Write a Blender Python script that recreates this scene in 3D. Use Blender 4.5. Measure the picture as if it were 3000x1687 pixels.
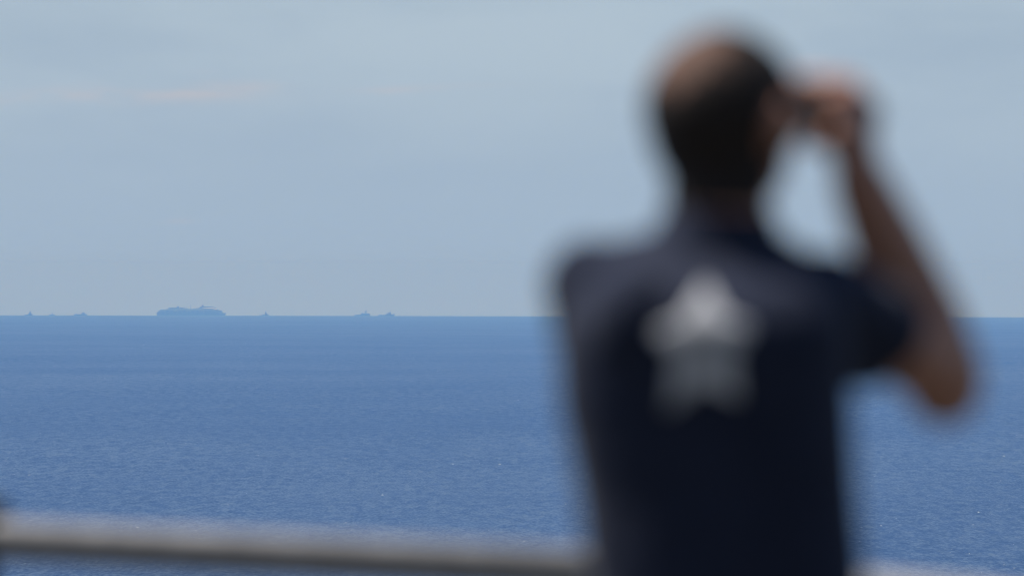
import bpy, bmesh, math, random
import numpy as np
from mathutils import Vector, Matrix
from mathutils.bvhtree import BVHTree
random.seed(7); rng = np.random.default_rng(7)
PI = math.pi
for o in list(bpy.data.objects): bpy.data.objects.remove(o)
SC = bpy.context.scene
COL = SC.collection

# ------------------------------------------------------------------ scale
R_EARTH = 6371000.0          # the sea curves away, so the horizon is real
H = 90.7                     # camera height above the sea (m): horizon at 34 km
PX = 4.0e-5                  # radians for one photo pixel (3000 px wide, 300 mm lens)

# ------------------------------------------------------------------ camera
cam_d = bpy.data.cameras.new('camera'); cam = bpy.data.objects.new('camera', cam_d); COL.objects.link(cam)
cam_d.sensor_width = 36.0; cam_d.lens = 300.0
cam_d.clip_start = 0.5; cam_d.clip_end = 200000.0
cam.location = (0, 0, H)
cam.rotation_euler = (math.radians(90) - 0.00204, math.radians(0.0), 0)
cam.rotation_euler = (Matrix.Rotation(math.radians(90) - 0.00204, 3, 'X') @ Matrix.Rotation(math.radians(0.11), 3, 'Z')).to_euler()
cam_d.dof.use_dof = True; cam_d.dof.focus_distance = 34000.0; cam_d.dof.aperture_fstop = 5.0
SC.camera = cam

# ------------------------------------------------------------------ light, sky, exposure
SUN = Vector((-0.40, 0.09, 0.91)).normalized()      # towards the sun: high, left, a little ahead
elev = math.asin(SUN.z)
sun_d = bpy.data.lights.new('sun', 'SUN'); sun_d.energy = 4.7; sun_d.angle = math.radians(0.53); sun_d.color = (1.0, 0.96, 0.91)
sun = bpy.data.objects.new('sun', sun_d); COL.objects.link(sun); sun.location = (0, 0, 300)
sun.rotation_euler = SUN.to_track_quat('Z', 'Y').to_euler()

world = bpy.data.worlds.new('World'); SC.world = world; world.use_nodes = True
def world_nodes():
    nt = world.node_tree; N = nt.nodes; L = nt.links
    for n in list(N): N.remove(n)
    out = N.new('ShaderNodeOutputWorld'); bg = N.new('ShaderNodeBackground'); bg.inputs[1].default_value = 0.1
    sky = N.new('ShaderNodeTexSky'); sky.sky_type = 'NISHITA'; sky.sun_disc = False
    sky.sun_elevation = elev; sky.sun_rotation = math.atan2(SUN.x, SUN.y)
    sky.altitude = 90; sky.air_density = 1.0; sky.dust_density = 1.0; sky.ozone_density = 1.5
    tint = N.new('ShaderNodeMix'); tint.data_type = 'RGBA'; tint.blend_type = 'MULTIPLY'; tint.inputs[0].default_value = 1.0
    tint.inputs['B'].default_value = (0.70, 0.80, 0.94, 1)
    L.new(sky.outputs[0], tint.inputs['A'])
    # humid air: the sky pales to a grey blue all round the horizon
    geo = N.new('ShaderNodeTexCoord'); sp0 = N.new('ShaderNodeSeparateXYZ'); L.new(geo.outputs['Generated'], sp0.inputs[0])
    mz = N.new('ShaderNodeMath'); mz.operation = 'MULTIPLY'; mz.inputs[1].default_value = -7.0; L.new(sp0.outputs[2], mz.inputs[0])
    ez = N.new('ShaderNodeMath'); ez.operation = 'EXPONENT'; L.new(mz.outputs[0], ez.inputs[0]); ez.use_clamp = True
    hz = N.new('ShaderNodeMix'); hz.data_type = 'RGBA'; hz.inputs['B'].default_value = (3.60, 4.74, 6.15, 1)
    L.new(ez.outputs[0], hz.inputs[0]); L.new(tint.outputs['Result'], hz.inputs['A'])
    # thin high cloud: a soft uneven veil everywhere, and a few flat streaks
    tc = N.new('ShaderNodeTexCoord')
    def noise(scale, mul, detail, w=0.0):
        m = N.new('ShaderNodeVectorMath'); m.operation = 'MULTIPLY'; m.inputs[1].default_value = mul
        L.new(tc.outputs['Generated'], m.inputs[0])
        n = N.new('ShaderNodeTexNoise'); n.noise_dimensions = '4D'; n.inputs['W'].default_value = w
        n.inputs['Scale'].default_value = scale; n.inputs['Detail'].default_value = detail; n.inputs['Roughness'].default_value = 0.55
        L.new(m.outputs[0], n.inputs['Vector']); return n.outputs[0]
    def math_(op, a, b=None, clamp=False):
        m = N.new('ShaderNodeMath'); m.operation = op; m.use_clamp = clamp
        for i, v in enumerate((a, b)):
            if v is None: continue
            if isinstance(v, (int, float)): m.inputs[i].default_value = v
            else: L.new(v, m.inputs[i])
        return m.outputs[0]
    def ramp(v, a, b):
        m = N.new('ShaderNodeMapRange'); m.interpolation_type = 'SMOOTHSTEP'
        m.inputs['From Min'].default_value = a; m.inputs['From Max'].default_value = b
        L.new(v, m.inputs['Value']); return m.outputs[0]
    sep = N.new('ShaderNodeSeparateXYZ'); L.new(tc.outputs['Generated'], sep.inputs[0])
    veil = math_('MULTIPLY', ramp(noise(1.0, (16, 16, 60), 4, 5.7), 0.22, 0.62), math_('MULTIPLY', ramp(sep.outputs[2], 0.0, 0.03), math_('SUBTRACT', 1.0, ramp(sep.outputs[2], 0.06, 0.35))))
    # streaks: position along the horizon (direction x), elevation (direction z), half length, half height, strength
    warp = noise(1.0, (60, 60, 160), 5, 4.1)
    fine = noise(1.0, (110, 110, 420), 6, 8.6)
    total = None
    for (px, py, hw, hh, k) in ((160, 290, 430, 20, .8), (390, 287, 240, 20, .7), (700, 255, 110, 16, 1.0), (300, 268, 80, 17, .5), (560, 280, 160, 11, .5), (1160, 262, 120, 10, .5), (525, 657, 45, 8, .45), (1290, 255, 190, 9, .3), (590, 215, 60, 9, .25)):
        x0 = (px - 1500) * PX; z0 = (843.5 - py) * PX - 0.00204
        dx = math_('DIVIDE', math_('SUBTRACT', sep.outputs[0], x0), hw * PX)
        wz = math_('MULTIPLY', math_('SUBTRACT', warp, 0.5), 0.0022)
        dz = math_('DIVIDE', math_('SUBTRACT', math_('ADD', sep.outputs[2], wz), z0), hh * PX)
        r2 = math_('ADD', math_('MULTIPLY', dx, dx), math_('MULTIPLY', dz, dz))
        f = math_('EXPONENT', math_('MULTIPLY', r2, -1.0))
        f = math_('MULTIPLY', math_('MULTIPLY', f, k), math_('GREATER_THAN', sep.outputs[1], 0.0))
        total = f if total is None else math_('ADD', total, f)
    streak = math_('MULTIPLY', total, ramp(fine, 0.28, 0.70), clamp=True)
    m1 = N.new('ShaderNodeMix'); m1.data_type = 'RGBA'; m1.inputs['B'].default_value = (4.60, 5.65, 6.55, 1)
    L.new(math_('MULTIPLY', veil, 0.75), m1.inputs[0]); L.new(hz.outputs['Result'], m1.inputs['A'])
    m2 = N.new('ShaderNodeMix'); m2.data_type = 'RGBA'; m2.inputs['B'].default_value = (5.0, 5.1, 5.6, 1)
    L.new(math_('MULTIPLY', streak, 0.7), m2.inputs[0]); L.new(m1.outputs['Result'], m2.inputs['A'])
    L.new(m2.outputs['Result'], bg.inputs[0]); L.new(bg.outputs[0], out.inputs[0])
world_nodes()
SC.view_settings.view_transform = 'Standard'; SC.view_settings.look = 'None'
SC.view_settings.exposure = 0.0; SC.view_settings.gamma = 1.0; SC.view_settings.use_curve_mapping = False
SC.render.engine = 'CYCLES'
SC.cycles.use_denoising = True; SC.cycles.filter_width = 1.05
SC.cycles.max_bounces = 6; SC.cycles.volume_bounces = 0
SC.cycles.sample_clamp_indirect = 4.0

# ------------------------------------------------------------------ helpers
def tag(o, label=None, cat=None, group=None, kind=None):
    for k, v in (('label', label), ('category', cat), ('group', group), ('kind', kind)):
        if v: o[k] = v
    return o
def mat(name, color, rough=0.6, metal=0.0, spec=0.5, noise=None, bump=None, ramp=None):
    """procedural principled material; noise = (scale, amount) value variation, bump = (scale, strength, distance)"""
    m = bpy.data.materials.new(name); m.use_nodes = True
    nt = m.node_tree; N = nt.nodes; L = nt.links; b = N['Principled BSDF']
    b.inputs['Base Color'].default_value = (*color, 1); b.inputs['Roughness'].default_value = rough
    b.inputs['Metallic'].default_value = metal; b.inputs['Specular IOR Level'].default_value = spec
    tc = N.new('ShaderNodeTexCoord')
    if noise:
        n = N.new('ShaderNodeTexNoise'); n.inputs['Scale'].default_value = noise[0]; n.inputs['Detail'].default_value = 6
        L.new(tc.outputs['Object'], n.inputs['Vector'])
        cr = N.new('ShaderNodeValToRGB'); a = noise[1]
        cr.color_ramp.elements[0].position = 0.3; cr.color_ramp.elements[1].position = 0.7
        cr.color_ramp.elements[0].color = (*[c * (1 - a) for c in color], 1); cr.color_ramp.elements[1].color = (*[min(1, c * (1 + a)) for c in color], 1)
        L.new(n.outputs[0], cr.inputs[0]); L.new(cr.outputs[0], b.inputs['Base Color'])
    if bump:
        n2 = N.new('ShaderNodeTexNoise'); n2.inputs['Scale'].default_value = bump[0]; n2.inputs['Detail'].default_value = 5
        L.new(tc.outputs['Object'], n2.inputs['Vector'])
        bp = N.new('ShaderNodeBump'); bp.inputs['Strength'].default_value = bump[1]; bp.inputs['Distance'].default_value = bump[2]
        L.new(n2.outputs[0], bp.inputs['Height']); L.new(bp.outputs[0], b.inputs['Normal'])
    return m
def mesh_obj(name, verts, faces, material, parent=None, smooth=False):
    me = bpy.data.meshes.new(name); me.from_pydata([tuple(v) for v in verts], [], [tuple(f) for f in faces]); me.update()
    if smooth: me.polygons.foreach_set('use_smooth', [True] * len(me.polygons))
    if material: me.materials.append(material)
    o = bpy.data.objects.new(name, me); COL.objects.link(o)
    if parent: o.parent = parent
    return o
def empty(name, loc, rz=0.0):
    o = bpy.data.objects.new(name, None); COL.objects.link(o); o.location = loc; o.rotation_euler = (0, 0, rz); o.empty_display_size = 0.1
    return o
class MB:
    """collects shapes into one mesh"""
    def __init__(s): s.v = []; s.f = []
    def add(s, v, f):
        n = len(s.v); s.v += [tuple(p) for p in v]; s.f += [tuple(i + n for i in q) for q in f]; return s
    def box(s, x0, x1, y0, y1, z0, z1, tx=0.0, ty=0.0):
        """box; tx, ty draw the top in on each side"""
        v = [(x0, y0, z0), (x1, y0, z0), (x1, y1, z0), (x0, y1, z0), (x0 + tx, y0 + ty, z1), (x1 - tx, y0 + ty, z1), (x1 - tx, y1 - ty, z1), (x0 + tx, y1 - ty, z1)]
        return s.add(v, [(3, 2, 1, 0), (4, 5, 6, 7), (0, 1, 5, 4), (1, 2, 6, 5), (2, 3, 7, 6), (3, 0, 4, 7)])
    def prism(s, pts, y0, y1):
        """profile in x, z (counter-clockwise seen from -y) extruded from y0 to y1"""
        n = len(pts); v = [(x, y0, z) for x, z in pts] + [(x, y1, z) for x, z in pts]
        f = [tuple(range(n)), tuple(range(2 * n - 1, n - 1, -1))] + [(i + n, (i + 1) % n + n, (i + 1) % n, i) for i in range(n)]
        return s.add(v, f)
    def tube(s, p0, p1, r0, r1=None, n=12):
        r1 = r0 if r1 is None else r1; p0 = Vector(p0); p1 = Vector(p1); a = (p1 - p0).normalized()
        u = a.orthogonal().normalized(); w = a.cross(u)
        v = [p + (u * math.cos(2 * PI * i / n) + w * math.sin(2 * PI * i / n)) * r for p, r in ((p0, r0), (p1, r1)) for i in range(n)]
        f = [(i, (i + 1) % n, n + (i + 1) % n, n + i) for i in range(n)] + [tuple(range(n - 1, -1, -1)), tuple(range(n, 2 * n))]
        return s.add(v, f)
    def loft(s, rings):
        """closed stack of rings, each a list of the same number of points"""
        n = len(rings[0]); v = [p for r in rings for p in r]; f = []
        for k in range(len(rings) - 1):
            f += [(k * n + i, k * n + (i + 1) % n, (k + 1) * n + (i + 1) % n, (k + 1) * n + i) for i in range(n)]
        f += [tuple(range(n - 1, -1, -1)), tuple(range((len(rings) - 1) * n, len(rings) * n))]
        return s.add(v, f)
    def sphere(s, c, r, rot=None, nu=16, nv=10):
        """ellipsoid with radii r (number or 3-tuple), turned by a 3x3 matrix"""
        c = Vector(c); r = (r, r, r) if isinstance(r, (int, float)) else r; rot = rot or Matrix.Identity(3)
        v = [c + rot @ Vector((0, 0, -r[2]))]
        for j in range(1, nv):
            t = -PI / 2 + PI * j / nv
            for i in range(nu):
                p = 2 * PI * i / nu
                v.append(c + rot @ Vector((r[0] * math.cos(t) * math.cos(p), r[1] * math.cos(t) * math.sin(p), r[2] * math.sin(t))))
        v.append(c + rot @ Vector((0, 0, r[2]))); f = []
        for i in range(nu): f.append((0, 1 + (i + 1) % nu, 1 + i))
        for j in range(nv - 2):
            for i in range(nu):
                a = 1 + j * nu + i; b = 1 + j * nu + (i + 1) % nu; f.append((a, b, b + nu, a + nu))
        e = len(v) - 1; k = 1 + (nv - 2) * nu
        for i in range(nu): f.append((k + i, k + (i + 1) % nu, e))
        return s.add(v, f)
    def capsule(s, p0, r0, p1, r1, n=16, squash=None):
        """rounded tapered limb; squash = (direction, factor) flattens it about its own axis"""
        p0 = Vector(p0); p1 = Vector(p1); a = (p1 - p0); ln = a.length; a.normalize()
        u = a.orthogonal().normalized(); w = a.cross(u); rings = []
        for (c, r, ts) in ((p0, r0, (-89, -60, -30, 0)), (p1, r1, (0, 30, 60, 89))):
            for t in ts:
                t = math.radians(t); q = c + a * (r * math.sin(t)); rr = r * math.cos(t)
                rings.append([q + (u * math.cos(2 * PI * i / n) + w * math.sin(2 * PI * i / n)) * rr for i in range(n)])
        if squash:
            d = Vector(squash[0]); d = (d - a * d.dot(a)).normalized(); k = squash[1]
            rings = [[p - d * ((p - p0).dot(d) * (1 - k)) for p in rg] for rg in rings]
        return s.loft(rings)
    def chain(s, pts, rad, n=14, squash=None):
        for i in range(len(pts) - 1): s.capsule(pts[i], rad[i], pts[i + 1], rad[i + 1], n, squash)
        return s
    def build(s, name, material, parent=None, smooth=False): return mesh_obj(name, s.v, s.f, material, parent, smooth)
def fuse(mb, name, material, parent, voxel, smooth_it, sub=0):
    """one continuous skin over all the shapes of mb"""
    o = mb.build('tmp_' + name, None)
    r = o.modifiers.new('r', 'REMESH'); r.mode = 'VOXEL'; r.voxel_size = voxel; r.use_smooth_shade = True
    m = o.modifiers.new('s', 'SMOOTH'); m.iterations = smooth_it; m.factor = 0.5
    bpy.context.view_layer.update()
    dg = bpy.context.evaluated_depsgraph_get()
    me = bpy.data.meshes.new_from_object(o.evaluated_get(dg)); bpy.data.objects.remove(o)
    me.name = name; me.materials.clear(); me.materials.append(material)
    q = bpy.data.objects.new(name, me); COL.objects.link(q)
    me.polygons.foreach_set('use_smooth', [True] * len(me.polygons))
    if parent: q.parent = parent
    return q
def sea_z(x, y): return -(x * x + y * y) / (2 * R_EARTH)

# ------------------------------------------------------------------ sea
SLOPE = 0.85
def sea_material():
    m = bpy.data.materials.new('sea_water'); m.use_nodes = True; nt = m.node_tree; N = nt.nodes; L = nt.links
    b = N['Principled BSDF']; b.inputs['Base Color'].default_value = (0.031, 0.067, 0.142, 1)
    b.inputs['Roughness'].default_value = 0.32; b.inputs['IOR'].default_value = 1.33; b.inputs['Specular IOR Level'].default_value = 0.5
    tc = N.new('ShaderNodeTexCoord')
    # wind waves as a field of slopes: chop and wavelets, stronger and weaker in patches
    def noise(sx, sy, det, rot, w):
        mp = N.new('ShaderNodeMapping'); mp.inputs['Rotation'].default_value = (0, 0, math.radians(rot)); mp.inputs['Scale'].default_value = (sx, sy, 1)
        L.new(tc.outputs['Object'], mp.inputs[0])
        n = N.new('ShaderNodeTexNoise'); n.noise_dimensions = '3D'; n.inputs['Scale'].default_value = 1.0; n.inputs['Detail'].default_value = det; n.inputs['Roughness'].default_value = 0.6
        mp.inputs['Location'].default_value = (0, 0, w); L.new(mp.outputs[0], n.inputs['Vector']); return n.outputs[0]
    def mth(op, a, b):
        k = N.new('ShaderNodeMath'); k.operation = op
        for i, v in enumerate((a, b)):
            if isinstance(v, (int, float)): k.inputs[i].default_value = v
            else: L.new(v, k.inputs[i])
        return k.outputs[0]
    c1 = mth('SUBTRACT', noise(0.9, 0.115, 4, 4, 1.0), 0.5); c2 = mth('SUBTRACT', noise(0.2, 0.026, 3, -5, 7.0), 0.5); cx = mth('SUBTRACT', noise(0.6, 0.16, 3, 0, 13.0), 0.5)
    patch = mth('ADD', mth('MULTIPLY', noise(0.004, 0.0011, 3, 10, 21.0), 1.6), 0.2)
    sy = mth('MULTIPLY', mth('ADD', mth('MULTIPLY', c1, SLOPE), mth('MULTIPLY', c2, SLOPE * 0.6)), patch)
    lane = mth('ADD', mth('MULTIPLY', mth('SUBTRACT', noise(0.0035, 0.0007, 4, 3, 31.0), 0.5), 0.22), mth('MULTIPLY', mth('SUBTRACT', noise(0.0008, 0.0006, 3, -14, 37.0), 0.5), 0.16))
    sy = mth('ADD', mth('SUBTRACT', sy, 0.13), lane)
    cb = N.new('ShaderNodeCombineXYZ'); L.new(mth('MULTIPLY', cx, 0.5), cb.inputs[0]); L.new(sy, cb.inputs[1]); cb.inputs[2].default_value = 1.0
    nm = N.new('ShaderNodeVectorMath'); nm.operation = 'NORMALIZE'; L.new(cb.outputs[0], nm.inputs[0]); L.new(nm.outputs[0], b.inputs['Normal'])
    return m
def build_sea():
    rr = [0.0]
    r = 60.0
    while r < 45000:
        rr.append(r); r += max(40.0, min(450.0, r * 0.09))
    rr.append(45000.0); n = 360
    v = [(0, 0, 0)]; f = []
    for k, r in enumerate(rr[1:]):
        for i in range(n):
            a = 2 * PI * i / n; v.append((r * math.sin(a), r * math.cos(a), -r * r / (2 * R_EARTH)))
    for i in range(n): f.append((0, 1 + (i + 1) % n, 1 + i))
    for k in range(len(rr) - 2):
        for i in range(n):
            a = 1 + k * n + i; b = 1 + k * n + (i + 1) % n; f.append((a, b, b + n, a + n))
    o = mesh_obj('sea', v, f, sea_material(), smooth=True); tag(o, kind='structure'); return o
build_sea()

# small breaking crests and wavelets on the sea
def build_whitecaps():
    m = mat('foam', (0.66, 0.69, 0.72), 0.7)
    mb = MB(); n = 0
    while n < 1100:
        d = 2100 * math.exp(rng.uniform(0, 1.75)); a = rng.uniform(-0.075, 0.075)
        x, y = d * a, d
        w = abs(rng.normal(0, 0.35)) + 0.12; hgt = 0.05 + 0.22 * rng.random() ** 3; dep = 0.4 + w
        w *= (1 + d / 6000); hgt *= (0.7 + d / 6000)
        z = sea_z(x, y) - 0.05; k = rng.uniform(-0.3, 0.3)
        pts = []
        for j, t in enumerate((-1, -0.55, 0.1, 0.6, 1)):
            hh = hgt * (1 - t * t) * rng.uniform(0.6, 1.0) + 0.02
            pts.append((x + t * w / 2, y + k * t * w, z, hh))
        v = [(p[0], p[1] - dep / 2, p[2]) for p in pts] + [(p[0], p[1], p[2] + p[3]) for p in pts] + [(p[0], p[1] + dep / 2, p[2]) for p in pts]
        f = [(i, i + 1, i + 6, i + 5) for i in range(4)] + [(i + 5, i + 6, i + 11, i + 10) for i in range(4)]
        mb.add(v, f); n += 1
    o = mb.build('whitecaps', m); tag(o, 'tiny white crests scattered over the blue sea', 'foam', kind='stuff')
build_whitecaps()

# ------------------------------------------------------------------ the lookout: terrace, slope below it, and an added unseen hill behind
ZT = H - 1.441                                   # level of the terrace the person stands on
def hill_z(x, y):
    bump = 0.9 * math.sin(x * 0.21 + 1.3 * math.sin(y * 0.13)) + 0.6 * math.sin(y * 0.37 + x * 0.11)
    if y > 22.0: return ZT - 0.5 - (y - 22) * 0.95 + bump * min(1, (y - 22) / 25) - 1.2
    if y < -7.0: return ZT - 0.5 + min(34.0, (-7 - y) * 0.8) + 0.35 * bump * min(1, (-7 - y) / 6)  # unseen rise behind the camera, added to cut sky light on the person's back
    return ZT - 0.5
def build_hill():
    xs = np.linspace(-160, 160, 65); ys = np.concatenate([np.linspace(-120, -7, 40), np.linspace(-5, 22, 6), np.linspace(22.5, 130, 50)])
    v = [(x, y, hill_z(x, y)) for y in ys for x in xs]; nx = len(xs)
    f = [(j * nx + i, j * nx + i + 1, (j + 1) * nx + i + 1, (j + 1) * nx + i) for j in range(len(ys) - 1) for i in range(nx - 1)]
    o = mesh_obj('hillside_sky_blocker', v, f, mat('scrub', (0.055, 0.06, 0.03), 0.9, noise=(0.6, 0.5), bump=(1.5, 0.8, 0.3)), smooth=True); tag(o, kind='structure')
    mb = MB(); mb.box(-9, 9, -6.5, 21.6, ZT - 0.6, ZT)
    t = mb.build('terrace', mat('terrace_paving', (0.06, 0.058, 0.054), 0.85, noise=(2.5, 0.25), bump=(30, 0.4, 0.01))); tag(t, kind='structure')
build_hill()

# ------------------------------------------------------------------ ships
M_HULL = mat('ship_hull_dark', (0.045, 0.06, 0.09), 0.5, noise=(0.1, 0.25))
M_WHITE = mat('ship_white', (0.78, 0.78, 0.76), 0.45, noise=(0.08, 0.06))
M_GREY = mat('ship_grey', (0.22, 0.24, 0.27), 0.5, noise=(0.1, 0.15))
M_DARK = mat('ship_window_dark', (0.02, 0.025, 0.03), 0.2)
M_RUST = mat('ship_weathered', (0.25, 0.24, 0.23), 0.7, noise=(0.15, 0.35))
M_STEEL = mat('tank_steel', (0.16, 0.19, 0.23), 0.6, noise=(0.2, 0.3))
M_FUN = mat('funnel_paint', (0.12, 0.12, 0.14), 0.5)
def at(px, d):
    """point on the sea at distance d in the direction of photo column px"""
    x = (px - 1500) * PX * d; return Vector((x, d, sea_z(x, d)))
def hull_rings(x0, x1, hw, depth, fb, sheer_bow, sheer_stern, rake=0.06, flare=1.0, n=16):
    """hull sections from stern x0 to bow x1; fb freeboard, sheer lifts the ends"""
    L = x1 - x0; rings = []
    for k in range(n + 1):
        t = k / n
        w = hw * min(1, (0.86 + 0.5 * t)) if t < 0.6 else hw * max(0.02, (1 - ((t - 0.6) / 0.4) ** 2.4))
        top = fb + sheer_bow * max(0, (t - 0.45) / 0.55) ** 2 + sheer_stern * max(0, (0.25 - t) / 0.25) ** 2
        xt = x0 + L * t; xb = x0 + L * (0.03 + t * (0.97 - rake))
        wb = w * (0.9 if t < 0.6 else 0.9 * max(0.03, (1 - ((t - 0.6) / 0.4) ** 1.6)))
        rings.append([(xb, -wb * 0.6, -depth), (xb, wb * 0.6, -depth), ((xb + xt) / 2, (wb + w) / 2, 0.1), (xt, w * flare, top), (xt, -w * flare, top), ((xb + xt) / 2, -(wb + w) / 2, 0.1)])
    return rings
def cruise_ship():
    D = 35400.0; S = PX * D / 8.587                     # metres for one unit of the measured profile
    o = empty('cruise_ship', at(560, D)); yaw = math.radians(2); o.rotation_euler = (0, 0, yaw)
    X = lambda u: (u - 1210) * S
    Z = lambda v: (540 - v) * S
    tag(o, 'very long many-decked cruise ship low on the horizon, by far the largest vessel', 'ship')
    B = 17.5
    # hull with a flared bow to the right and a stepped stern to the left
    MB().loft(hull_rings(X(333), X(2088), B - 0.6, 12, Z(470), 0.0, 0.0, 0.035)).build('hull', M_RUST, o)
    MB().prism([(X(1900), Z(492)), (X(2092), Z(494)), (X(2075), Z(482)), (X(1900), Z(470))], -8, 8).build('bow_bulwark', M_WHITE, o)
    # stacked decks, each set back at stern and bow
    decks = [(352, 1998, 470, 448), (378, 1996, 447, 428), (398, 1994, 427, 410), (413, 1960, 409, 398), (426, 1895, 397, 385), (590, 1870, 384, 372)]
    for i, (a, b, z0, z1) in enumerate(decks):
        MB().box(X(a), X(b), -B + 0.5 + 0.25 * i, B - 0.5 - 0.25 * i, Z(z0) + 0.05, Z(z1 + 4)).build('deck', M_RUST if i < 5 else M_GREY, o)
        e = MB().box(X(a) + 2, X(b) + 1.2, -B - 0.1 + 0.25 * i, B + 0.1 - 0.25 * i, Z(z1 + 4) + 0.03, Z(z1) - 0.05); e.build('deck_edge', M_WHITE, o)
        # a run of cabin balconies on the side that faces the lookout
        n = int((X(b) - X(a)) / 9.0)
        if i < 5:
            w = MB()
            for k in range(n): w.box(X(a) + 4 + k * 9.0, X(a) + 4 + k * 9.0 + 6.5, -B + 0.38 + 0.25 * i, -B + 0.6 + 0.25 * i, Z(z0) + 0.6, Z(z1 + 5) - 0.4)
            q = w.build('balcony_row', M_DARK, o); q['kind'] = 'stuff'
    # upper works
    MB().box(X(636), X(782), -13, 13, Z(372) + 0.1, Z(342)).build('pool_deck_house', M_FUN, o)
    MB().prism([(X(782), Z(371)), (X(912), Z(371)), (X(905), Z(304)), (X(862), Z(304)), (X(850), Z(330)), (X(800), Z(337))], -9, 9).build('funnel', M_FUN, o)
    MB().box(X(922), X(1018), -12, 12, Z(371), Z(340)).build('deck_house', M_FUN, o)
    MB().prism([(X(1020), Z(371)), (X(1048), Z(371)), (X(1042), Z(312)), (X(1030), Z(312))], -4, 4).build('slide_tower', M_GREY, o)
    MB().box(X(1052), X(1130), -12, 12, Z(371), Z(350), 3, 1).build('deck_house', M_GREY, o)
    mt = MB().tube((X(1198), 0, Z(372)), (X(1198), 0, Z(252)), 1.2, 0.7, 8); mt.build('mast', M_FUN, o)
    MB().prism([(X(1262), Z(371)), (X(1880), Z(371)), (X(1860), Z(362)), (X(1780), Z(334)), (X(1700), Z(328)), (X(1430), Z(328)), (X(1420), Z(346)), (X(1290), Z(360))], -14, 14).build('forward_house', M_GREY, o)
    MB().box(X(1500), X(1790), -16.2, 16.2, Z(352), Z(341), 1.5, 1.8).build('roof_edge', M_WHITE, o)
    MB().box(X(1762), X(1870), -18.5, 18.5, Z(386), Z(372), 1.5, 2.2).build('bridge_wing', M_WHITE, o)
    MB().box(X(1430), X(1780), -11, 11, Z(327), Z(314)).build('upper_deck', M_FUN, o)
    rd = MB().box(X(1476), X(1524), -4, 4, Z(313), Z(290)).build('radar_house', M_FUN, o)
    MB().sphere((X(1500), 0, Z(284)), (4.6, 4.6, 3.6)).build('radar_dome', M_FUN, rd, True)
    MB().box(X(1898), X(1996), -10, 10, Z(409), Z(399)).build('foredeck_house', M_GREY, o)
    MB().sphere((X(434), -8, Z(386)), (2.6, 2.6, 2.6)).build('stern_dome', M_WHITE, o, True)
    # steel buoyancy tanks hung along the side
    for k in range(13):
        a = 470 + k * 108
        hgt = Z(436 - 14 * ((k * 7) % 3))
        MB().box(X(a), X(a) + 11.5, -B - 9.5, -B - 0.7, -8, hgt, 0.3, 0.3).build('side_tank', M_STEEL, o)
    return o
cruise_ship()
def workboat(name, px0, px1, d, label, cat, low_aft=0.5, house=(0.5, 0.92, 0.42), wheel=(0.6, 0.72, 0.62), mast=(0.66, 1.0), fun=None, top=25, aft=0.16, hull_m=None, house_m=None, wheel_m=None, bow=0.34, extra=None, group=None):
    """tug or supply vessel, bow to the right; fractions are of its length (x) and of its height top (z, metres)"""
    c = at((px0 + px1) / 2, d); L = (px1 - px0) * PX * d; T = top
    o = empty(name, c, random.uniform(-0.12, 0.12)); X = lambda t: (t - 0.5) * L
    tag(o, label, cat, group or ('tugs escorting the ship' if cat == 'tugboat' else None)); hw = min(9.0, L * 0.13)
    hull_m = hull_m or M_HULL; house_m = house_m or M_GREY; wheel_m = wheel_m or M_WHITE
    fb = T * aft
    MB().loft(hull_rings(X(0), X(1), hw, 3, fb, T * bow - fb, T * 0.02, 0.07)).build('hull', hull_m, o)
    MB().box(X(house[0]), X(house[1]), -hw * 0.85, hw * 0.85, fb * 0.6, T * house[2], 0.6, 0.4).build('deckhouse', house_m, o)
    w = MB().box(X(wheel[0]), X(wheel[1]), -hw * 0.7, hw * 0.7, T * house[2] + 0.02, T * wheel[2], 0.5, hw * (0.4 if wheel_m is M_WHITE else 0.04)).build('wheelhouse', wheel_m, o)
    zc = T * (house[2] * 0.4 + wheel[2] * 0.6)
    MB().box(X(wheel[0]) + 0.6, X(wheel[1]) - 0.6, -hw * 0.66, hw * 0.66, zc - 0.9, zc + 0.3).build('window_band', M_DARK, w)
    MB().box(X(wheel[0]) - 0.4, X(wheel[1]) + 0.6, -hw * 0.4, hw * 0.4, T * wheel[2] + 0.02, T * wheel[2] + 1.6).build('roof', M_DARK, w)
    m = MB(); mx = X(mast[0]); m.tube((mx, 0, T * wheel[2] * 0.8), (mx, 0, T * mast[1]), 0.75, 0.35, 8)
    m.tube((mx - 2.2, 0, T * wheel[2] * 0.8), (mx, 0, T * (mast[1] * 0.72 + wheel[2] * 0.28)), 0.4, 0.3, 6)
    m.tube((mx, -2.4, T * (mast[1] * 0.8)), (mx, 2.4, T * (mast[1] * 0.8)), 0.25, 0.25, 6); m.build('mast', M_FUN, o)
    for fx in (fun or ()):
        MB().box(X(fx), X(fx) + L * 0.05, -hw * 0.6, -hw * 0.2, T * house[2] * 0.8, T * (house[2] + 0.14), 0.2, 0.2).build('funnel', M_FUN, o)
    if extra: extra(o, X, T, hw, fb)
    return o
def cargo_rail(o, X, T, hw, fb):
    MB().box(X(0.03), X(0.46), -hw * 0.9, -hw * 0.8, fb * 0.9, fb + T * 0.05).build('bulwark', M_HULL, o)
def crane(o, X, T, hw, fb):
    MB().box(X(0.12), X(0.22), -hw * 0.4, hw * 0.4, fb * 0.9, T * 0.62, 0.4, 0.4).build('crane_base', M_GREY, o)
    MB().tube((X(0.17), 0, T * 0.58), (X(0.5), 0, T * 0.66), 0.7, 0.5, 8).build('crane_boom', M_GREY, o)
def a_frame(o, X, T, hw, fb):
    MB().tube((X(0.58), -hw * 0.5, T * 0.4), (X(0.66), 0, T * 0.95), 0.6, 0.35, 8).tube((X(0.58), hw * 0.5, T * 0.4), (X(0.66), 0, T * 0.95), 0.6, 0.35, 8).build('tripod_mast', M_FUN, o)
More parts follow.
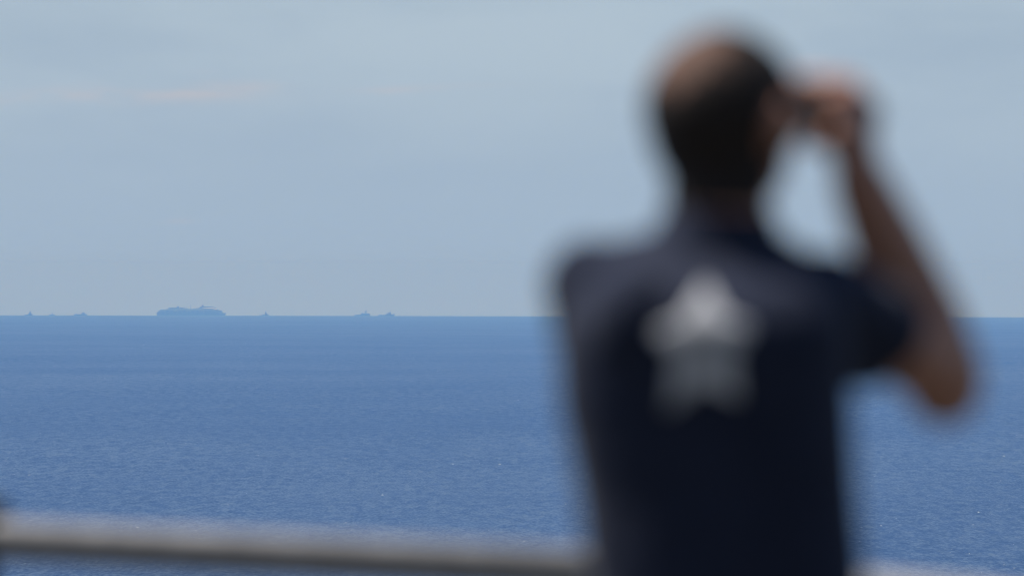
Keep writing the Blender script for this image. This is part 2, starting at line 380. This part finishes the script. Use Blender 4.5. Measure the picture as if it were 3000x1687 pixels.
workboat('tugboat', 72, 95.5, 34300, 'small tug nearest the left edge, low aft deck and thin mast', 'tugboat', house=(0.42, 0.9, 0.34), wheel=(0.60, 0.82, 0.56), mast=(0.74, 1.0), top=21, aft=0.14, bow=0.30, wheel_m=M_GREY)
workboat('tugboat', 143, 161, 34500, 'tiniest low tug, second vessel from the left edge', 'tugboat', house=(0.4, 0.72, 0.42), wheel=(0.5, 0.68, 0.66), mast=(0.58, 1.0), top=12, aft=0.22, bow=0.42, wheel_m=M_GREY)
workboat('supply_vessel', 216, 256, 34200, 'flat workboat with crane aft and blocky wheelhouse, left of the cruise ship', 'supply vessel', house=(0.52, 0.86, 0.60), wheel=(0.60, 0.80, 0.86), mast=(0.66, 1.1), top=12, aft=0.34, bow=0.44, extra=crane, wheel_m=M_GREY)
workboat('tugboat', 760, 788.5, 34300, 'dark tug with tall pointed mast, just right of the cruise ship', 'tugboat', house=(0.30, 0.86, 0.26), wheel=(0.60, 0.80, 0.46), mast=(0.66, 1.0), top=20.5, aft=0.10, bow=0.26, extra=a_frame, wheel_m=M_GREY)
workboat('anchor_tug', 1038, 1085, 34250, 'tug with bright white wheelhouse, left one of the pair ahead of the ship', 'tugboat', house=(0.40, 0.97, 0.27), wheel=(0.64, 0.77, 0.50), mast=(0.74, 1.0), top=35, aft=0.075, bow=0.27, fun=(0.5,), extra=cargo_rail)
workboat('anchor_tug', 1107, 1157.5, 34350, 'grey tug with white bow wave, rightmost vessel on the horizon', 'tugboat', house=(0.44, 0.80, 0.27), wheel=(0.62, 0.76, 0.46), mast=(0.72, 1.0), top=28, aft=0.09, bow=0.33, fun=(0.55,), extra=cargo_rail, wheel_m=M_GREY)
def bow_wave():
    c = at(1158, 34350); mb = MB()
    for k in range(5): mb.sphere((c.x + random.uniform(-3, 4), c.y - 8 + random.uniform(-2, 2), c.z + 0.5), (2.2, 2.0, random.uniform(1.6, 3.0)), nu=8, nv=6)
    o = mb.build('bow_wave', mat('spray', (0.85, 0.87, 0.88), 0.8), smooth=True); tag(o, 'white spray at the bow of the rightmost tug', 'spray', kind='stuff')
bow_wave()
def sailboat():
    d = 42500.0; o = empty('sailboat', at(853, d)); tag(o, 'faint bare mast of a boat hidden below the horizon', 'sailboat')
    MB().loft(hull_rings(-9, 9, 2.4, 1.2, 1.6, 0.6, 0.1)).build('hull', M_WHITE, o)
    MB().tube((1, 0, 1), (1, 0, 31), 0.55, 0.4, 8).build('mast', M_GREY, o)
    MB().tube((8.6, 0, 2), (1.2, 0, 29), 0.3, 0.2, 6).build('furled_sail', M_WHITE, o)
    MB().tube((1, 0, 4), (-6, 0, 4), 0.4, 0.4, 8).build('boom', M_GREY, o)
sailboat()

# ------------------------------------------------------------------ railing
M_RAIL = mat('handrail_paint', (0.35, 0.33, 0.31), 0.7, noise=(14, 0.2), bump=(60, 0.2, 0.002))
M_POST = mat('post_paint', (0.012, 0.016, 0.024), 0.5, noise=(20, 0.3))
M_UNDERSHADE = mat('underside_shade', (0.07, 0.072, 0.076), 0.6, noise=(20, 0.3))  # dark tone that paints the shade on the underside of the handrail
V0 = Vector
def railing():
    zr = H - 0.467
    dist = lambda u: 1.0 / (0.06667 + 4.05e-6 * (u - 250))
    P = lambda u: Vector(((u - 1500) * PX * dist(u), dist(u), zr))
    c = P(2120); a = P(-44); dr = (a - c).normalized()
    e = Vector((0.577, 12.55, zr)); dr2 = (e - c).normalized()
    o = empty('railing', (c.x, c.y, ZT)); inv = Vector((c.x, c.y, ZT))
    tag(o, 'beige tubular handrail on dark posts along the edge of the lookout', 'railing')
    q = a + dr * 3.0; r2 = c + dr2 * 2.6
    MB().tube(q - inv, c - inv, 0.0195, n=24).build('top_rail', M_RAIL, o, True)
    MB().tube(c - inv, r2 - inv, 0.0195, n=24).build('top_rail', M_RAIL, o, True)
    for p0, p1 in ((q, c), (c, r2)):                # dark strip added under the tube as its shaded underside
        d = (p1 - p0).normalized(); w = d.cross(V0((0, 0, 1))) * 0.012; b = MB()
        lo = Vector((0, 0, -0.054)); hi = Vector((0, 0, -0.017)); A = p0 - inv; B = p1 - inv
        b.add([A - w + lo, B - w + lo, B + w + lo, A + w + lo, A - w + hi, B - w + hi, B + w + hi, A + w + hi], [(3, 2, 1, 0), (4, 5, 6, 7), (0, 1, 5, 4), (1, 2, 6, 5), (2, 3, 7, 6), (3, 0, 4, 7)]); b.build('underside_shade_strip', M_UNDERSHADE, o)
    for dz in (0.34, 0.68):
        MB().tube(q - inv - Vector((0, 0, dz)), c - inv - Vector((0, 0, dz)), 0.02, n=16).build('lower_rail', M_RAIL, o, True)
        MB().tube(c - inv - Vector((0, 0, dz)), r2 - inv - Vector((0, 0, dz)), 0.02, n=16).build('lower_rail', M_RAIL, o, True)
    for p in (c, a, a + dr * 1.7, c + dr2 * 2.5):
        b = p - inv
        k = MB().tube((b.x, b.y, 0.0), (b.x, b.y, b.z - 0.02), 0.026, 0.022, 16).build('post', M_POST, o, True)
        MB().sphere((b.x, b.y, b.z + 0.005), (0.05, 0.05, 0.062), nu=24, nv=16).build('ball_joint', M_POST, k, True)
        MB().tube((b.x, b.y, 0), (b.x, b.y, 0.015), 0.06, n=20).build('foot_plate', M_POST, k)
railing()

# ------------------------------------------------------------------ the person
PD = 10.9; SS = 0.508e-3
PERS = Vector(((1800 * 3000 / 2576 - 1500) * PX * PD, PD, ZT))
def skin_mat():
    m = mat('skin', (0.50, 0.245, 0.16), 0.5, noise=(25, 0.12), bump=(140, 0.15, 0.002)); b = m.node_tree.nodes['Principled BSDF']
    b.inputs['Subsurface Weight'].default_value = 0.08; b.inputs['Subsurface Radius'].default_value = (0.01, 0.004, 0.002); return m
def cloth_mat(name, c):
    m = mat(name, c, 0.85, spec=0.2, noise=(9, 0.15), bump=(18, 0.5, 0.012)); b = m.node_tree.nodes['Principled BSDF']
    b.inputs['Sheen Weight'].default_value = 0.1; return m
def person():
    o = empty('person', PERS)
    tag(o, 'person in navy t-shirt with pale star print on the back, looking through binoculars', 'person')
    M_SKIN = skin_mat(); M_SHIRT = cloth_mat('shirt_navy', (0.021, 0.027, 0.052)); M_TROU = cloth_mat('trousers', (0.03, 0.03, 0.035))
    M_HAIR = mat('cropped_hair', (0.034, 0.026, 0.022), 0.8, spec=0.2, noise=(220, 0.5), bump=(400, 0.6, 0.003))
    V = Vector
    yaw = math.radians(-37); HR = Matrix.Rotation(yaw, 3, 'Z'); F = HR @ V((0, 1, 0)); Rr = HR @ V((1, 0, 0)); UP = V((0, 0, 1))
    HC = V((0.014, 0.065, 1.646))
    hp = lambda x, y, z: HC + Rr * x + F * y + UP * z          # head space
    # joints
    LS = V((-0.159, 0.045, 1.423)); LE = V((-0.135, 0.315, 1.305)); LW = V((0.040, 0.270, 1.560))
    RS = V((0.142, 0.035, 1.414)); RE = V((0.304, 0.225, 1.306)); RW = V((0.192, 0.162, 1.556))
    HIPL = V((-0.085, 0.0, 0.90)); HIPR = V((0.105, 0.0, 0.90))
    KL = V((-0.12, 0.02, 0.49)); KR = V((0.14, 0.0, 0.49)); AL = V((-0.14, -0.02, 0.08)); AR = V((0.16, -0.04, 0.08))
    def ell(cx, cy, z, rx, ry, n=32, yw=-8, p=2.3):
        yw = math.radians(yw); out = []
        for i in range(n):
            t = 2 * PI * i / n; c, s = math.cos(t), math.sin(t)
            x = rx * math.copysign(abs(c) ** (2 / p), c); y = ry * math.copysign(abs(s) ** (2 / p), s)
            out.append(V((cx + x * math.cos(yw) - y * math.sin(yw), cy + x * math.sin(yw) + y * math.cos(yw), z)))
        return out
    prof = [(0.84, .028, 0, .182, .115), (0.95, .024, .004, .180, .112), (1.033, .016, .010, .174, .105), (1.165, .002, .015, .176, .112), (1.27, -.012, .014, .184, .118), (1.345, -.016, .008, .184, .120), (1.375, -.016, .006, .182, .115), (1.405, -.015, .013, .175, .106), (1.423, -.014, .022, .168, .098), (1.44, -.012, .034, .158, .088), (1.468, -0.006, .046, .124, .070), (1.496, .003, .051, .066, .056)]
    def torso(mb, g): mb.loft([ell(cx, cy, z, rx + g, ry + g) for (z, cx, cy, rx, ry) in prof])
    # binoculars
    BC = hp(0.006, 0.172, 0.0); bz = BC.z
    def bp(side, along, up): return BC + Rr * side + F * along + UP * up
    # ---- body: one continuous figure
    b = MB(); torso(b, -0.012)
    b.sphere(hp(0, -0.008, 0.004), (0.090, 0.110, 0.100), HR, 28, 18).sphere(hp(0, -0.035, -0.02), (0.077, 0.072, 0.086), HR, 24, 14).sphere(hp(0, 0.036, -0.056), (0.060, 0.062, 0.070), HR, 24, 14)
    b.sphere(hp(0, 0.056, -0.102), (0.030, 0.030, 0.020), HR).sphere(hp(0, 0.072, 0.016), (0.050, 0.020, 0.016), HR)
    b.capsule(hp(0, 0.092, -0.004), 0.008, hp(0, 0.108, -0.036), 0.013).sphere(hp(0.010, 0.098, -0.040), 0.008).sphere(hp(-0.010, 0.098, -0.040), 0.008)
    b.capsule(hp(-0.018, 0.088, -0.066), 0.007, hp(0.018, 0.088, -0.066), 0.007).capsule(hp(-0.015, 0.087, -0.077), 0.007, hp(0.015, 0.087, -0.077), 0.007)
    for s in (-1, 1):
        b.sphere(hp(s * 0.042, 0.070, -0.030), (0.020, 0.018, 0.022), HR)
        b.sphere(hp(s * 0.099, -0.010, -0.018), (0.013, 0.019, 0.033), HR @ Matrix.Rotation(math.radians(s * -18), 3, 'Z')); b.sphere(hp(s * 0.093, 0.002, -0.044), (0.008, 0.010, 0.012), HR)
    b.capsule((0.004, 0.030, 1.44), 0.068, (0.008, 0.048, 1.58), 0.066, 20)
    b.capsule((-0.11, 0.04, 1.425), 0.030, (-0.01, 0.045, 1.465), 0.040).capsule((0.10, 0.04, 1.412), 0.030, (0.01, 0.045, 1.465), 0.040)
    for (S_, E_, W_, sg) in ((LS, LE, LW, -1), (RS, RE, RW, 1)):
        m1 = S_.lerp(E_, 0.45); fm = E_.lerp(W_, 0.28)
        b.chain([S_, m1, E_], [0.052, 0.053, 0.052]).sphere(E_ - UP * 0.016, 0.050)
        b.chain([E_, fm, E_.lerp(W_, 0.7), W_], [0.053, 0.057, 0.048, 0.038])
        # hand on the barrel: palm on the outer side, fingers over the top, thumb beneath
        pc = [bp(sg * 0.070, a, z) for a, z in ((-0.026, -0.030), (-0.006, -0.036), (0.018, -0.034))]
        kn = [bp(sg * 0.063, a, z) for a, z in ((-0.030, 0.016), (-0.009, 0.021), (0.012, 0.019), (0.033, 0.012))]
        wr = W_
        for q in kn: b.capsule(wr + (q - wr) * 0.25, 0.025, q, 0.0165)
        for q in pc: b.capsule(wr, 0.028, q, 0.022)
        for k, (a, ln) in enumerate(((-0.033, 0.94), (-0.0105, 1.05), (0.0125, 1.0), (0.036, 0.82))):
            k0 = kn[k]; r0 = 0.0112 if k < 3 else 0.0100
            p1 = bp(sg * 0.052, a, 0.038 * (0.9 + 0.1 * ln)); p2 = bp(sg * (0.052 - 0.026 * ln), a * 1.03, 0.042); p3 = bp(sg * (0.040 - 0.036 * ln), a * 1.04, 0.034)
            b.chain([k0, p1, p2, p3], [r0 + 0.001, r0, r0 * 0.93, r0 * 0.82], 12)
        b.chain([pc[0], bp(sg * 0.060, -0.034, -0.032), bp(sg * 0.036, -0.030, -0.040), bp(sg * 0.016, -0.022, -0.036)], [0.017, 0.013, 0.011, 0.009], 12)
    for (hp_, k_, a_, s) in ((HIPL, KL, AL, -1), (HIPR, KR, AR, 1)):
        b.chain([hp_, hp_.lerp(k_, 0.5), k_, k_.lerp(a_, 0.35) - V((0, .012, 0)), a_], [0.088, 0.072, 0.052, 0.054, 0.036], 18)
        b.capsule(a_ + V((0, -0.02, -0.04)), 0.036, a_ + V((s * 0.02, 0.15, -0.05)), 0.028, squash=((0, 0, 1), 0.8))
    body = fuse(b, 'body', M_SKIN, o, 0.0042, 5)
    # ---- t-shirt
    s = MB(); torso(s, 0.004)
    s.capsule((-0.145, 0.042, 1.430), 0.048, (-0.04, 0.046, 1.452), 0.048).capsule((0.11, 0.040, 1.412), 0.046, (0.03, 0.046, 1.452), 0.048)
    for S_, E_, rr in ((LS, LE, (0.062, 0.060, 0.060)), (RS, RE, (0.056, 0.057, 0.060))):
        s.chain([S_, S_.lerp(E_, 0.20), S_.lerp(E_, 0.34)], rr, 20)
        e = S_.lerp(E_, 0.34); a = (E_ - S_).normalized(); s.tube(e, e + a * 0.05, rr[2], rr[2] + 0.003, 24)
    # armpit web and drape of the cloth
    s.capsule(RS + V((-0.02, 0.0, -0.05)), 0.05, RS.lerp(RE, 0.45) + V((-0.02, 0, -0.035)), 0.045)
    s.capsule((0.120, 0.02, 1.36), 0.05, (0.130, 0.01, 1.20), 0.035); s.capsule((-0.145, 0.03, 1.39), 0.054, (-0.145, 0.03, 1.24), 0.036)
    s.sphere((-0.105, -0.050, 1.372), (0.062, 0.060, 0.080), nu=24, nv=14).sphere((0.085, -0.045, 1.365), (0.055, 0.056, 0.075), nu=24, nv=14)
    s.tube((0.002, 0.044, 1.455), (0.004, 0.049, 1.516), 0.086, 0.076, 28)
    shirt = fuse(s, 't_shirt', M_SHIRT, o, 0.005, 12)
    # ---- star printed on the back of the shirt
    bv = BVHTree.FromPolygons([v.co for v in shirt.data.vertices], [tuple(p.vertices) for p in shirt.data.polygons])
    U = lambda u, v: ((u - 1800) * SS, 1.441 + (681 - v) * SS)
    star = [(1772, 708), (1818, 790), (1886, 818), (1842, 890), (1852, 998), (1766, 962), (1674, 1030), (1692, 895), (1640, 832), (1712, 798)]
    pts = [U(*p) for p in star]; cx = sum(p[0] for p in pts) / 10; cz = sum(p[1] for p in pts) / 10
    sv = []; sf = []; K = 10
    for k in range(K + 1):
        for i in range(40):
            p0 = pts[(i // 4) % 10]; p1 = pts[(i // 4 + 1) % 10]; t = (i % 4) / 4
            x = p0[0] * (1 - t) + p1[0] * t; z = p0[1] * (1 - t) + p1[1] * t; w = max(0.02, k / K)
            x = cx + (x - cx) * w; z = cz + (z - cz) * w
            h = bv.ray_cast(V((x, -1, z)), V((0, 1, 0)))[0]
            sv.append((x, (h.y if h else -0.1) - 0.0012, z))
    for k in range(K):
        for i in range(40): sf.append((k * 40 + i, k * 40 + (i + 1) % 40, (k + 1) * 40 + (i + 1) % 40, (k + 1) * 40 + i))
    sf.append(tuple(range(39, -1, -1)))
    pr = mesh_obj('star_print', sv, sf, mat('print_ink', (0.56, 0.56, 0.57), 0.7, noise=(22, 0.55)), shirt, True)
    sol = pr.modifiers.new('thick', 'SOLIDIFY'); sol.thickness = 0.0008
    # ---- hair: a shell of cropped hair over the skull
    me = body.data; keep = []
    inv = HR.inverted()
    for p in me.polygons:
        c = inv @ (p.center - HC); n = p.normal
        if c.z < -0.15 or abs(c.x) > 0.094 or c.length > 0.165 or c.length < 0.05: continue
        face = c.y > 0.080 + 0.15 * (c.z) and c.z < 0.062
        low = c.z < -0.124 + 0.9 * max(0, c.y + 0.03)
        ear = abs(c.x) > 0.070 and ((c.y + 0.006) / 0.026) ** 2 + ((c.z + 0.020) / 0.040) ** 2 < 1
        side = c.y > 0.045 and c.z < -0.03
        if face or low or ear or side: continue
        keep.append(p)
    bald = V((-0.52, -0.45, 0.73)).normalized()
    keep = [p for p in keep if (p.center - HC).normalized().angle(bald) + 0.10 * math.sin(p.center.x * 160) * math.sin(p.center.z * 140) > math.radians(37)]
    idx = {}; hv = []; hf = []
    for p in keep:
        q = []
        for i in p.vertices:
            if i not in idx:
                idx[i] = len(hv); v = me.vertices[i]; hv.append(v.co + v.normal * 0.0025)
            q.append(idx[i])
        hf.append(q)
    hair = mesh_obj('hair', hv, hf, M_HAIR, o, True); so = hair.modifiers.new('thick', 'SOLIDIFY'); so.thickness = 0.004; so.offset = -0.2
    # sparse hair on the crown
    th = [p for p in me.polygons if (p.center - HC).normalized().angle(bald) < math.radians(46) and 0.05 < (p.center - HC).length < 0.13]
    idx = {}; hv = []; hf = []
    for p in th:
        q = []
        for i in p.vertices:
            if i not in idx:
                idx[i] = len(hv); v = me.vertices[i]; hv.append(v.co + v.normal * 0.0012)
            q.append(idx[i])
        hf.append(q)
    cr = mesh_obj('thinning_crown', hv, hf, mat('sparse_hair', (0.155, 0.085, 0.058), 0.7, spec=0.25, noise=(260, 0.45), bump=(400, 0.4, 0.002)), hair, True); so = cr.modifiers.new('thick', 'SOLIDIFY'); so.thickness = 0.001
    # ---- eyes
    for s_ in (-1, 1):
        MB().sphere(hp(s_ * 0.032, 0.080, -0.004), 0.0125).build('eye', mat('eye_white', (0.7, 0.68, 0.65), 0.2), o, True)
    # ---- trousers and shoes
    t = MB(); t.loft([ell(cx, cy, z, rx, ry) for (z, cx, cy, rx, ry) in ((0.80, .012, -.005, .172, .118), (0.88, .015, -.005, .172, .120), (0.98, .018, 0, .163, .112))])
    for (h_, k_, a_) in ((HIPL, KL, AL), (HIPR, KR, AR)): t.chain([h_, h_.lerp(k_, 0.5), k_, k_.lerp(a_, 0.5), a_ + V((0, 0, 0.02))], [0.096, 0.084, 0.068, 0.066, 0.062], 20)
    fuse(t, 'trousers', M_TROU, o, 0.008, 5)
    for (a_, s_) in ((AL, -1), (AR, 1)):
        w = MB(); w.capsule(a_ + V((0, -0.03, -0.032)), 0.046, a_ + V((s_ * 0.02, 0.15, -0.040)), 0.040, squash=((0, 0, 1), 0.85)); w.capsule(a_ + V((0, -0.01, -0.01)), 0.044, a_ + V((0, -0.01, 0.03)), 0.044)
        w.box(a_.x - 0.045, a_.x + 0.045, a_.y - 0.07, a_.y + 0.18, 0.001, 0.03, 0.004, 0.004)
        fuse(w, 'shoe', mat('shoe_leather', (0.03, 0.025, 0.02), 0.5), o, 0.006, 3)
    # ---- binoculars: held, so a thing of their own
    bn = empty('binoculars', PERS + BC); tag(bn, 'black binoculars held to the eyes of the person in the navy shirt', 'binoculars')
    M_B = mat('binocular_rubber', (0.008, 0.008, 0.009), 0.8, spec=0.15, noise=(80, 0.3)); M_G = mat('lens_glass', (0.01, 0.012, 0.02), 0.05)
    z0 = -BC
    for s_ in (-1, 1):
        br = MB(); br.tube(bp(s_ * 0.034, -0.035, 0) + z0, bp(s_ * 0.036, 0.035, 0) + z0, 0.021, 0.023, 28).tube(bp(s_ * 0.036, 0.034, 0) + z0, bp(s_ * 0.037, 0.078, 0) + z0, 0.023, 0.027, 28).tube(bp(s_ * 0.033, -0.062, 0) + z0, bp(s_ * 0.034, -0.034, 0) + z0, 0.017, 0.018, 28)
        q = br.build('barrel', M_B, bn, True)
        MB().tube(bp(s_ * 0.037, 0.0785, 0) + z0, bp(s_ * 0.037, 0.080, 0) + z0, 0.023, 0.023, 28).build('objective_lens', M_G, q)
        MB().tube(bp(s_ * 0.0325, -0.070, 0) + z0, bp(s_ * 0.033, -0.061, 0) + z0, 0.0195, 0.0185, 28).build('eyecup', M_B, q, True)
    MB().tube(bp(0, -0.03, 0.004) + z0, bp(0, 0.03, 0.004) + z0, 0.012, 0.012, 20).tube(bp(-0.03, 0.0, 0.0) + z0, bp(0.03, 0.0, 0.0) + z0, 0.010, 0.010, 16).build('bridge', M_B, bn, True)
    MB().tube(bp(0, -0.024, 0.016) + z0, bp(0, -0.008, 0.016) + z0, 0.009, 0.009, 20).build('focus_wheel', M_B, bn, True)
person()

# ------------------------------------------------------------------ air
def haze():
    mb = MB(); mb.box(-46500, 46500, -46500, 46500, -345, H + 36)
    m = bpy.data.materials.new('haze_air'); m.use_nodes = True; nt = m.node_tree; N = nt.nodes
    N.remove(N['Principled BSDF']); v = N.new('ShaderNodeVolumePrincipled')
    v.inputs['Color'].default_value = (0.13, 0.32, 0.82, 1); v.inputs['Absorption Color'].default_value = (0.87, 0.86, 1.0, 1); v.inputs['Density'].default_value = 9.0e-5; v.inputs['Anisotropy'].default_value = 0.0
    nt.links.new(v.outputs[0], N['Material Output'].inputs['Volume'])
    o = mb.build('haze', m); tag(o, 'pale sea haze', 'haze', kind='stuff')
haze()
